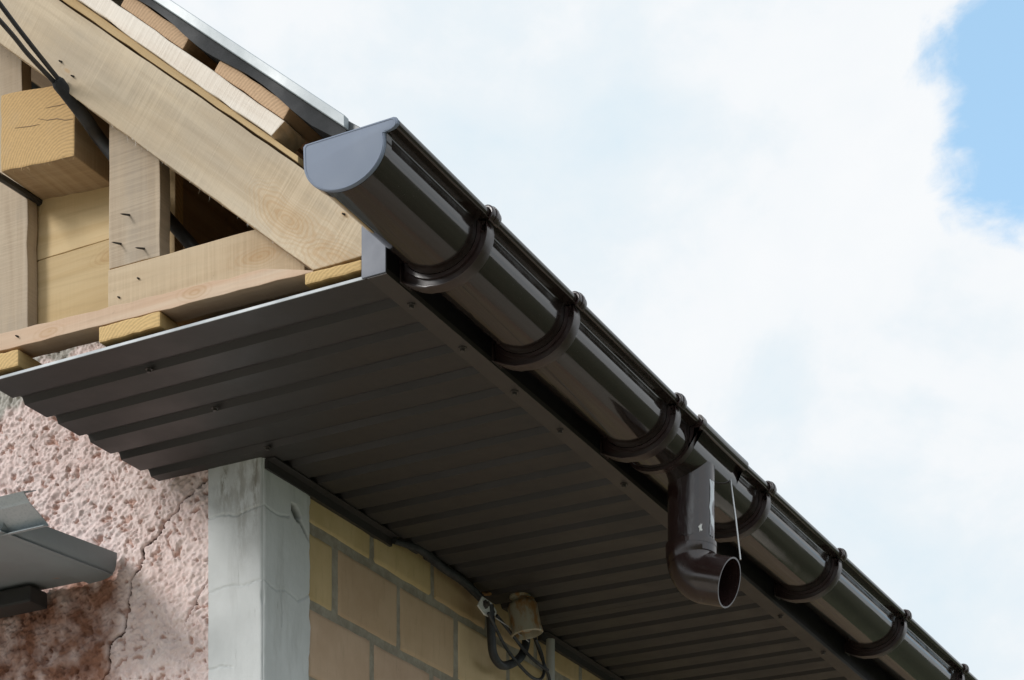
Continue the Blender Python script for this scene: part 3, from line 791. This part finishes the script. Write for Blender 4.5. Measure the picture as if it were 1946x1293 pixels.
# nails
NAIL = lathe('nail', [(0, -.022), (.0011, -.016), (.0016, -.004), (.0016, .006), (0, .006)], 8); NAIL.materials.append(M['nail'])
def nail(parent, p, y, tilt=(0, 0), ln=1.):
    q = at(p, 1, y); o = bpy.data.objects.new('nail', NAIL); COL.objects.link(o)
    o.location = q; o.rotation_euler = (R_(-90) + tilt[0], tilt[1], 0); o.scale = (1, 1, ln)
    return child(o, parent)
for p, t in (((246, 409), (.35, .25)), ((230, 464), (.3, .3)), ((274, 473), (.35, .25))): nail(post, p, .052, t, 1.)
for p in ((264, 530), (227, 566)): nail(plank, p, .051, (.1, .1), .25)
nail(bat, (34, 640), 0, (.1, .1), .3)
for p in ((117, 118), (140, 146), (655, 408)): nail(raf, p, 0, (.2, .1), .35)
# fibres torn from the saw cut along the undersides
def fibres(parent, pts, n, ymid, seed, mat):
    rr = random.Random(seed); v, f = [], []
    for k in range(n):
        t = rr.random() * (len(pts) - 1); i = int(t); u = t - i
        a = pts[i] + (pts[i + 1] - pts[i]) * u + Vector((0, rr.uniform(-.004, .004), .001)); L = rr.uniform(.002, .008)
        d = Vector((rr.uniform(-.6, .8), rr.uniform(-.6, .2), -rr.uniform(.3, 1))).normalized() * L; d2 = d + Vector((rr.uniform(-.3, .3) * L, 0, rr.uniform(-.3, .4) * L))
        s = Vector((.00022, .00018, .00018)); b = len(v)
        v += [a - s, a + s, a + d + s * .7, a + d - s * .7, a + d + d2 * .6]
        f += [(b, b + 1, b + 2, b + 3), (b + 3, b + 2, b + 4)]
    o = link('wood_fibres', mesh('wood_fibres', v, f), mat); o['kind'] = 'stuff'; return child(o, parent)
fibres(raf, [Vector((x, .003, zl(x))) for x in np.linspace(-.56, -.15, 20)], 40, 0, 3, M['white'])
bl0 = at((74, 375), 2, .3575); 
fibres(beam, [Vector((-.7445, y, .3578)) for y in np.linspace(.15, .32, 10)], 34, 0, 4, M['yellow'])
fibres(beam, [Vector((x, .052, .3575 - (x + .7445) * .091)) for x in np.linspace(-.744, -.597, 10)], 26, 0, 5, M['yellow'])

# ------------------------------------------------------------------ gutter
gz = lambda y: 0.0 if y < .93 else (y - .93) * .0215
def arc(cx, cz, rx, rz, a0, a1, n): return [(cx + rx * math.cos(R_(a0 + (a1 - a0) * k / n)), cz + rz * math.sin(R_(a0 + (a1 - a0) * k / n))) for k in range(n + 1)]
OUT = [(.0045, .0735)] + arc(.0635, .0460, .0590, .0450, 180, 360, 40) + [(.1226, .0565), (.1240, .0588), (.1275, .0596), (.1320, .0600)] + arc(.1380, .0655, .0056, .0056, 250, 470, 12) + [(.1325, .0705), (.1290, .0700)]
def offset(pr, d):
    out = []
    for i, p in enumerate(pr):
        a = pr[max(i - 1, 0)]; b = pr[min(i + 1, len(pr) - 1)]
        tx, tz = b[0] - a[0], b[1] - a[1]; L = math.hypot(tx, tz) or 1
        out.append((p[0] - tz / L * d, p[1] + tx / L * d))
    return out
IN = [(.0070, .0735)] + arc(.0635, .0460, .0565, .0425, 180, 360, 34) + [(.1200, .0600), (.1240, .0690)]
PROF = OUT + IN[::-1]
gut = empty('gutter', (.063, -.2, 0), 'glossy dark brown half round gutter running along the eaves', 'gutter')
YG0 = -.2035
def trough(y0, y1):
    o = link('trough', extrude_profile('trough', PROF, [y0 + (y1 - y0) * k / 10 for k in range(11)], gz), M['gutter'], gut); return shade_auto(o, 35)
trough(YG0, .90); trough(.93, YEND)
# flat end cap with the outline of the gutter
cap_prof = [(.0040, .0720), (.0010, .0690), (.0014, .0600)] + arc(.0630, .0460, .0612, .0465, 182, 359, 40) + [(.1240, .0575), (.1285, .0575), (.1335, .0580), (.1390, .0590), (.1435, .0625), (.1440, .0665), (.1415, .0705), (.1375, .0720)] 
o = link('end_cap', bevel_me(extrude_profile('end_cap', cap_prof, (YG0 - .006, YG0 - .0005)), .0012, 2, 50), M['cap'], gut); shade_auto(o, 30)
o['label'] = 'flat grey blue end cap of the gutter'
ccx = sum(p[0] for p in cap_prof) / len(cap_prof); ccz = sum(p[1] for p in cap_prof) / len(cap_prof)
def capring(k, y): return [(ccx + (a - ccx) * k, y, ccz + (b - ccz) * k) for a, b in cap_prof]
nc = len(cap_prof); rv = capring(.972, YG0 - .0061) + capring(.968, YG0 - .0066) + capring(.945, YG0 - .0066) + capring(.940, YG0 - .0061)
link('moulded_rim', recalc(mesh('moulded_rim', rv, [(i * nc + j, i * nc + (j + 1) % nc, (i + 1) * nc + (j + 1) % nc, (i + 1) * nc + j) for i in range(3) for j in range(nc)])), M['cap'], o, True)
link('end_cap_collar', shade_auto(link('tmp', extrude_profile('end_cap_collar', offset(OUT[1:44], -.0016) + OUT[1:44][::-1], (YG0 - .0006, YG0 + .012)), None)).data, M['gutter'], gut)
bpy.data.objects.remove(bpy.data.objects['tmp'])

# outlet, downpipe and elbow
PCX, PCY, PR = .0850, .8835, .0430
dp = empty('downpipe', (PCX, PCY, 0), 'short brown downpipe with an open elbow hanging from the gutter outlet', 'downpipe')
slv = offset(OUT[1:-2], -.0034)
def sleeve(y0, y1, d0, d1, name, mat):
    a = offset(OUT[1:-3], -d1); b = offset(OUT[1:-3], -d0)
    return shade_auto(link(name, extrude_profile(name, a + b[::-1], [y0, (y0 + y1) / 2, y1], gz), mat, dp), 35)
sleeve(.800, 1.000, .0006, .0036, 'outlet_sleeve', M['gutter'])
sleeve(.786, .800, .0006, .0058, 'union_clip', M['bracket'])
# clip tongue over the front lip
for yy in (.793,):
    link('clip_tongue', (extrude_profile('clip_tongue', [(.1245, .030), (.1300, .044), (.1320, .0555), (.1440, .0590), (.1475, .0660), (.1440, .0730), (.1330, .0740), (.1330, .0715), (.1420, .0705), (.1445, .066), (.142, .0610), (.1295, .0580), (.1270, .046), (.1225, .034)], (yy - .009, yy + .009), gz)), M['bracket'], dp)
def ring_tube(name, path, rad, th, sides=40):
    """open pipe with wall thickness"""
    n = len(path); v = []; f = []
    path = [Vector(p) for p in path]
    for lay, dr in ((0, 0), (1, -th)):
        for i, p in enumerate(path):
            t = (path[min(i + 1, n - 1)] - path[max(i - 1, 0)]).normalized()
            s = Vector((0, 1, 0)); u = t.cross(s).normalized()
            r = (rad[i] if isinstance(rad, list) else rad) + dr
            for k in range(sides):
                a = 2 * math.pi * k / sides; v.append(p + (s * math.cos(a) + u * math.sin(a)) * r)
    N = n * sides
    for lay in (0, 1):
        for i in range(n - 1):
            for k in range(sides):
                a = lay * N + i * sides + k; b = lay * N + i * sides + (k + 1) % sides; f.append((a, b, b + sides, a + sides))
    for i in (0, n - 1):
        for k in range(sides):
            a = i * sides + k; b = i * sides + (k + 1) % sides; f.append((a, b, b + N, a + N))
    return recalc(mesh(name, v, f))
shade_auto(link('outlet_pipe', ring_tube('outlet_pipe', [(PCX, PCY, z) for z in (.030, .010, -.02, -.05, -.09, -.130)], PR - .0018, .002), M['pipe'], dp), 35)
BA, BR = R_(72), .046
elb = [(PCX, PCY, -.106), (PCX, PCY, -.125)]
for k in range(1, 13):
    a = BA * k / 12; elb.append((PCX + BR * (1 - math.cos(a)), PCY, -.125 - BR * math.sin(a)))
e1 = Vector(elb[-1]); dr_ = Vector((math.sin(BA), 0, -math.cos(BA)))
elb += [tuple(e1 + dr_ * .016), tuple(e1 + dr_ * .042)]
o = shade_auto(link('elbow', ring_tube('elbow', elb, [PR + .0016] * 2 + [PR] * 12 + [PR - .0004] * 2, .0028), M['pipe'], dp), 35)
rim = [tuple(Vector(elb[0]) + Vector((0, 0, d))) for d in (.002, -.006)]
child_o = link('rim', ring_tube('rim', rim, PR + .0022, .002), M['pipe'], o)
# torn transparent label on the pipe
def patch(a0, a1, z0, z1, r, mat, name, seed):
    rr = random.Random(seed); n = 10; v = []; f = []
    for j in range(9):
        z = z0 + (z1 - z0) * j / 8
        for k in range(n + 1):
            a = R_(a0 + (a1 - a0) * k / n + (rr.uniform(-2.5, 2.5) if k in (0, n) else 0)); v.append((PCX + math.cos(a) * r, PCY + math.sin(a) * r, z + (rr.uniform(-.002, .002) if j in (0, 8) else 0)))
    for j in range(8):
        for k in range(n): a = j * (n + 1) + k; f.append((a, a + 1, a + n + 2, a + n + 1))
    return shade_auto(link(name, recalc(mesh(name, v, f)), mat, dp), 50)
patch(-16, 6, -.098, .000, PR - .0012, M['sticker'], 'torn_label', 1); patch(-48, -41, -.094, -.083, PR - .0012, M['clampplate'], 'torn_label', 2); patch(-100, -60, -.100, .005, PR - .0012, M['film'], 'clear_film', 3)
# thin steel tie from the gutter down to the elbow mouth
q0 = at((1387, 905), 0, .122); q1 = at((1407, 1064), 0, .150)
tie = link('tie_rod', tube('tie_rod', [q0 + Vector((-.004, 0, .006)), q0, (q0 + q1) / 2 + Vector((.001, 0, 0)), q1], .0017, 8), M['steel'])
tag(tie, 'thin bare steel rod hanging from the gutter to the elbow mouth', 'rod'); shade_auto(tie)

# gutter brackets
def bracket_proto():
    ring_o = offset(OUT[2:46], -.0135); ring_i = offset(OUT[2:46], -.0008)
    # body: crescent joined to the fascia by a web
    k0 = 16                                           # where the arm leaves the bowl underside
    body = [(.0010, .0060), (.0010, .0700), (.0038, .0700)] + ring_i[1:] + ring_o[k0:][::-1] + [(.040, -.0105), (.022, -.0045)]
    rimp = [(.0010, .0058), (.022, -.0048), (.040, -.0108)] + ring_o[k0:] 
    rim_ = rimp + [(a, b) for a, b in offset(rimp, -.0026)][::-1]
    return body, rim_
BODY, RIMP = bracket_proto()
PB = {}
def bracket(y, lab):
    b = empty('gutter_bracket', (0, y, gz(y)), lab, 'bracket', 'brackets holding the gutter')
    if not PB:
        PB['body'] = bevel_me(extrude_profile('body', BODY, (-.0075, .0075)), .001, 2, 50)
        PB['outer_rim'] = bevel_me(extrude_profile('outer_rim', RIMP, (-.0105, .0105)), .0008, 2, 50)
        PB['inner_band'] = extrude_profile('inner_band', offset(OUT[8:44], -.0060) + offset(OUT[8:44], -.0006)[::-1], (-.0120, .0120))
        cl = arc(.1380, .0655, .0115, .0115, -75, 200, 18) + arc(.1380, .0655, .0064, .0064, 200, -75, 14)
        PB['lip_clip'] = bevel_me(extrude_profile('lip_clip', cl, (-.0125, .0125)), .002, 2, 50)
        PB['clip_ridge'] = bevel_me(extrude_profile('clip_ridge', arc(.1380, .0655, .0132, .0132, -60, 190, 18) + arc(.1380, .0655, .0110, .0110, 190, -60, 14), (-.004, .004)), .001, 1, 50)
        PB['back_plate'] = bevel_me(box_me('back_plate', .0012, .0040, -.016, .016, -.000, .105), .001, 1)
        for kk in PB: PB[kk].materials.append(M['bracket'])
    for kk, me in PB.items():
        o = bpy.data.objects.new(kk, me); COL.objects.link(o); o.parent = b
        if not me.polygons[0].use_smooth: shade_auto(o, 35)
    for zz in (.012, .09):
        s = bpy.data.objects.new('screw', SCREW); COL.objects.link(s); s.parent = b
        s.location = (.0040, .010 if zz < .05 else 0, zz); s.rotation_euler = (0, R_(-90), 0); s.scale = (.8, .8, .8)
ords = ['nearest gutter bracket, first one behind the grey end cap', 'second gutter bracket counted from the grey end cap', 'third gutter bracket, just before the downpipe outlet',
        'fourth gutter bracket, just beyond the downpipe and steel rod', 'fifth gutter bracket, second one beyond the downpipe', 'sixth gutter bracket, third one beyond the downpipe',
        'seventh gutter bracket, at the lower right corner of the picture', 'eighth gutter bracket, beyond the lower right corner', 'ninth gutter bracket, far along the eaves', 'tenth gutter bracket, near the far end of the eaves']
for y, lab in zip([.047, .318, .702, 1.127, 1.535, 1.985, 2.462, 2.95, 3.45, 3.95], ords): bracket(y, lab)

# ------------------------------------------------------------------ cables and fittings
# service cable from the upper left into the attic
pa = at((110, 157), 1, -.012); pb = at((212, 292), 1, .090); pc = at((372, 476), 1, .145)
cab = empty('service_cable', pa, 'twin black service cable entering the attic in front of the rafter', 'cable')
shade_auto(link('sheath', tube('sheath', spline([pa, (pa + pb) / 2 + Vector((0, 0, .001)), pb, pc, pc + (pc - pb) * .4], 8), [.0102] * 33, 14), M['black'], cab))
back = (pa - pb).normalized()
s1 = at((0, 8), 1, -.135); s2 = at((0, 40), 1, -.135)
for nm, s, d in (('wire', s1, .0045), ('wire', s2, -.0045)):
    off = Vector((d * .8, 0, d * .3)); m_ = (pa + s) / 2 + Vector((0, 0, -.002))
    ext = s + (s - pa) * 1.6
    shade_auto(link(nm, tube(nm, spline([pa + off * .9 - back * .02, pa + off, m_ + off * .6, s, ext], 8), .0036, 10), M['black'], cab))
shade_auto(link('heat_shrink', tube('heat_shrink', [pa - back * .012, pa - back * .002, pa + back * .004], [.0103, .0106, .0080], 14), M['black'], cab))
# black strap under the beam
b0 = at((-14, 322), 1, .045); 
st = link('cable_strap', tube('cable_strap', spline([(-.752, .03, .352), (-.750, .07, .3535), (-.7485, .12, .3545), (-.747, .165, .356)], 6), .0062, 8), M['black'])
tag(st, 'short black cable end running along the lower left edge of the beam', 'cable')

# cable bundle along the top of the brick wall
def P(p, x): return at(p, 0, x)
pth = [(-.497, .84, -.010)] + [tuple(P(p, -.488)) for p in ((800, 1045), (840, 1078), (880, 1105), (915, 1138))]
bund = link('cable_bundle', tube('cable_bundle', spline(pth, 6), [.006, .006, .0065, .007] + [.0085] * 21, 10), M['black']); shade_auto(bund)
tag(bund, 'dark cable bundle running along the top of the brick wall', 'cable')
cl = empty('anchor_clamp', P((925, 1155), -.475), 'light metal anchor clamp plate with two bolts on the cable', 'clamp')
cpx = [(917, 1133), (908, 1150), (921, 1168), (934, 1174), (943, 1170), (944, 1162), (935, 1146)]
pv = [P(p, -.466) for p in cpx]; n = len(pv)
pl_v = pv + [q + Vector((-.004, .002, 0)) for q in pv]
link('plate', bevel_me(recalc(mesh('plate', pl_v, [tuple(range(n)), tuple(range(n, 2 * n))] + [(j, (j + 1) % n, (j + 1) % n + n, j + n) for j in range(n)])), .0006, 1), M['clampplate'], cl)
for p, r in (((922, 1149), 1.4), ((936, 1164), .8)):
    q = P(p, -.4655); s = screw(cl, q, (0, R_(-90), 0), 'bolt', sc=r)
# thick flexible loop
lp_ = [P(p, -.47) for p in ((930, 1150), (933, 1185), (934, 1215), (938, 1245), (952, 1264), (972, 1262), (990, 1248), (999, 1225), (1000, 1200))]
o = link('flexible_hose', tube('flexible_hose', spline(lp_, 6), .0088, 12), M['black']); shade_auto(o); tag(o, 'thick black flexible hose bent in a U below the insulator', 'hose')
o = link('thin_cable', tube('thin_cable', spline([P(p, -.462) for p in ((928, 1165), (945, 1200), (962, 1232), (985, 1262), (1010, 1287), (1027, 1291), (1034, 1275), (1030, 1245), (1018, 1215))], 6), .0034, 8), M['black']); shade_auto(o); tag(o, 'thin dark cable hanging in a long loop under the clamp', 'cable')
o = link('thin_cable', tube('thin_cable', spline([P(p, -.455) for p in ((944, 1170), (972, 1205), (1000, 1240), (1025, 1264), (1041, 1274))], 6), .0034, 8), M['black']); shade_auto(o); tag(o, 'thin dark cable running straight from the clamp to the grey conduit', 'cable')
o = link('clamp_wire', tube('clamp_wire', spline([P(p, -.452) for p in ((941, 1174), (968, 1192), (990, 1208), (1005, 1220))], 5), .0010, 6), M['steel']); tag(o, 'thin bright wire bail between the clamp and the insulator', 'wire')
o = link('thin_cable', tube('thin_cable', spline([P(p, -.47) for p in ((1015, 1210), (1026, 1240), (1036, 1268), (1044, 1290), (1050, 1330))], 6), .0036, 8), M['black']); shade_auto(o); tag(o, 'thin dark cable dropping behind the insulator beside the grey conduit', 'cable')
# porcelain insulator on a rusty pin
ic = P((996, 1172), -.435)
ins = empty('insulator', ic, 'brownish porcelain bell insulator on a rusty pin under the soffit', 'insulator')
bell = lathe('bell', [(0, .052), (.016, .052), (.022, .047), (.023, .041), (.018, .037), (.018, .033), (.027, .028), (.0305, .020), (.0310, -.020), (.0330, -.030), (.0335, -.036), (.0300, -.038), (.0280, -.034), (.0260, -.010), (.012, -.004), (.011, -.030), (.008, -.032), (0, -.032)], 28)
o = link('bell', bell, M['porcelain']); o.location = ic; o.rotation_euler = (R_(6), R_(-8), 0); child(o, ins); shade_auto(o, 40)
o = link('pin', tube('pin', spline([ic + Vector((0, 0, .03)), ic + Vector((0, -.002, .0455)), ic + Vector((-.03, -.02, .0470)), ic + Vector((-.085, -.05, .0440))], 5), .0042, 8), M['rust'], ins); shade_auto(o)
link('tie_wire', tube('tie_wire', [ic + Vector((math.cos(a) * .0195, math.sin(a) * .0195, .035)) for a in np.linspace(0, 6.2, 20)], .0016, 6), M['rust'], ins)
# grey conduit down the wall
ct = P((1046, 1216), -.49)
con = empty('conduit', (ct.x, ct.y, GROUND), 'pale grey conduit pipe rising up the brick wall right of the insulator', 'conduit')
shade_auto(link('pipe', ring_tube('pipe', [(ct.x, ct.y, z) for z in (ct.z, ct.z - .3, GROUND + .02)], .0095, .0015, 20), M['pvc'], con), 40)

# ------------------------------------------------------------------ small canopy on the gable wall
CXR = -.832
can = empty('canopy', (CXR, WY, -.12), 'grey sheet metal canopy fixed to the pink wall at the lower left', 'canopy')
cw = at((222, 1082), 1, WY - .004)
zc_w = cw.z
def can_z(y): return zc_w - .010 - (WY - y) * .06
v, f = [], []
nys, nxs = 10, 24
for j in range(nys + 1):
    y = WY - .006 - (WY - .155) * j / nys
    for i in range(nxs + 1):
        x = CXR - 1.3 * i / nxs
        v.append((x, y, can_z(y) - .004 * math.sin(i * .9) * (j / nys)))
for j in range(nys):
    for i in range(nxs): a = j * (nxs + 1) + i; f.append((a, a + 1, a + nxs + 2, a + nxs + 1))
me = recalc(mesh('sheet', v, f)); bm = bmesh.new(); bm.from_mesh(me); bmesh.ops.solidify(bm, geom=bm.faces[:], thickness=.0015); bm.to_mesh(me); bm.free()
shade_auto(link('sheet', me, M['canopy'], can), 40)
# rolled verge along the right side
prf = [(.0075, .040), (.0070, .030), (.0055, .019), (.0025, .010), (-.003, .0035), (-.012, -.0010), (-.028, -.0035), (-.055, -.0045)]
ysv = np.linspace(WY - .004, .150, 9); v = []; n = len(prf)
for y in ysv:
    t = (WY - y) / .29
    v += [(CXR + a, y, can_z(y) + b * (1 - .15 * t) - .001) for a, b in prf]
me = recalc(mesh('verge_flange', v, [(i * n + j, i * n + j + 1, (i + 1) * n + j + 1, (i + 1) * n + j) for i in range(len(ysv) - 1) for j in range(n - 1)]))
shade_auto(link('verge_flange', me, M['canopy'], can), 60)
link('bearer', box_me('bearer', -2.0, -.975, WY - .06, WY - .012, zc_w - .050, zc_w - .020, .004), M['nail'], can)
# folded front flashing, its cut end showing
A = [at(p, 0, -.752) for p in ((45, 935), (54, 950), (90, 994))]
fl2 = empty('canopy_flashing', (A[0].x, A[0].y, A[0].z), 'folded galvanised flashing strip ending at the lower left edge of the picture', 'flashing')
def flash(pts, name):
    n = len(pts); v = []
    for x in (-.752, -1.9): v += [(x, y, z) for y, z in pts]
    me = recalc(mesh(name, v, [(j, j + 1, n + j + 1, n + j) for j in range(n - 1)])); bm = bmesh.new(); bm.from_mesh(me); bmesh.ops.solidify(bm, geom=bm.faces[:], thickness=.0012); bm.to_mesh(me); bm.free()
    return link(name, me, M['galv'], fl2)
flash([(A[0].y + .03, A[0].z + .012), (A[0].y, A[0].z), (A[1].y, A[1].z - .0), (A[1].y + .003, A[1].z - .003), (A[2].y, A[2].z), (A[2].y + .004, A[2].z - .004), (A[2].y - .01, A[2].z - .008)], 'folded_sheet')
print('bricks', nb, 'objects', len(bpy.data.objects))
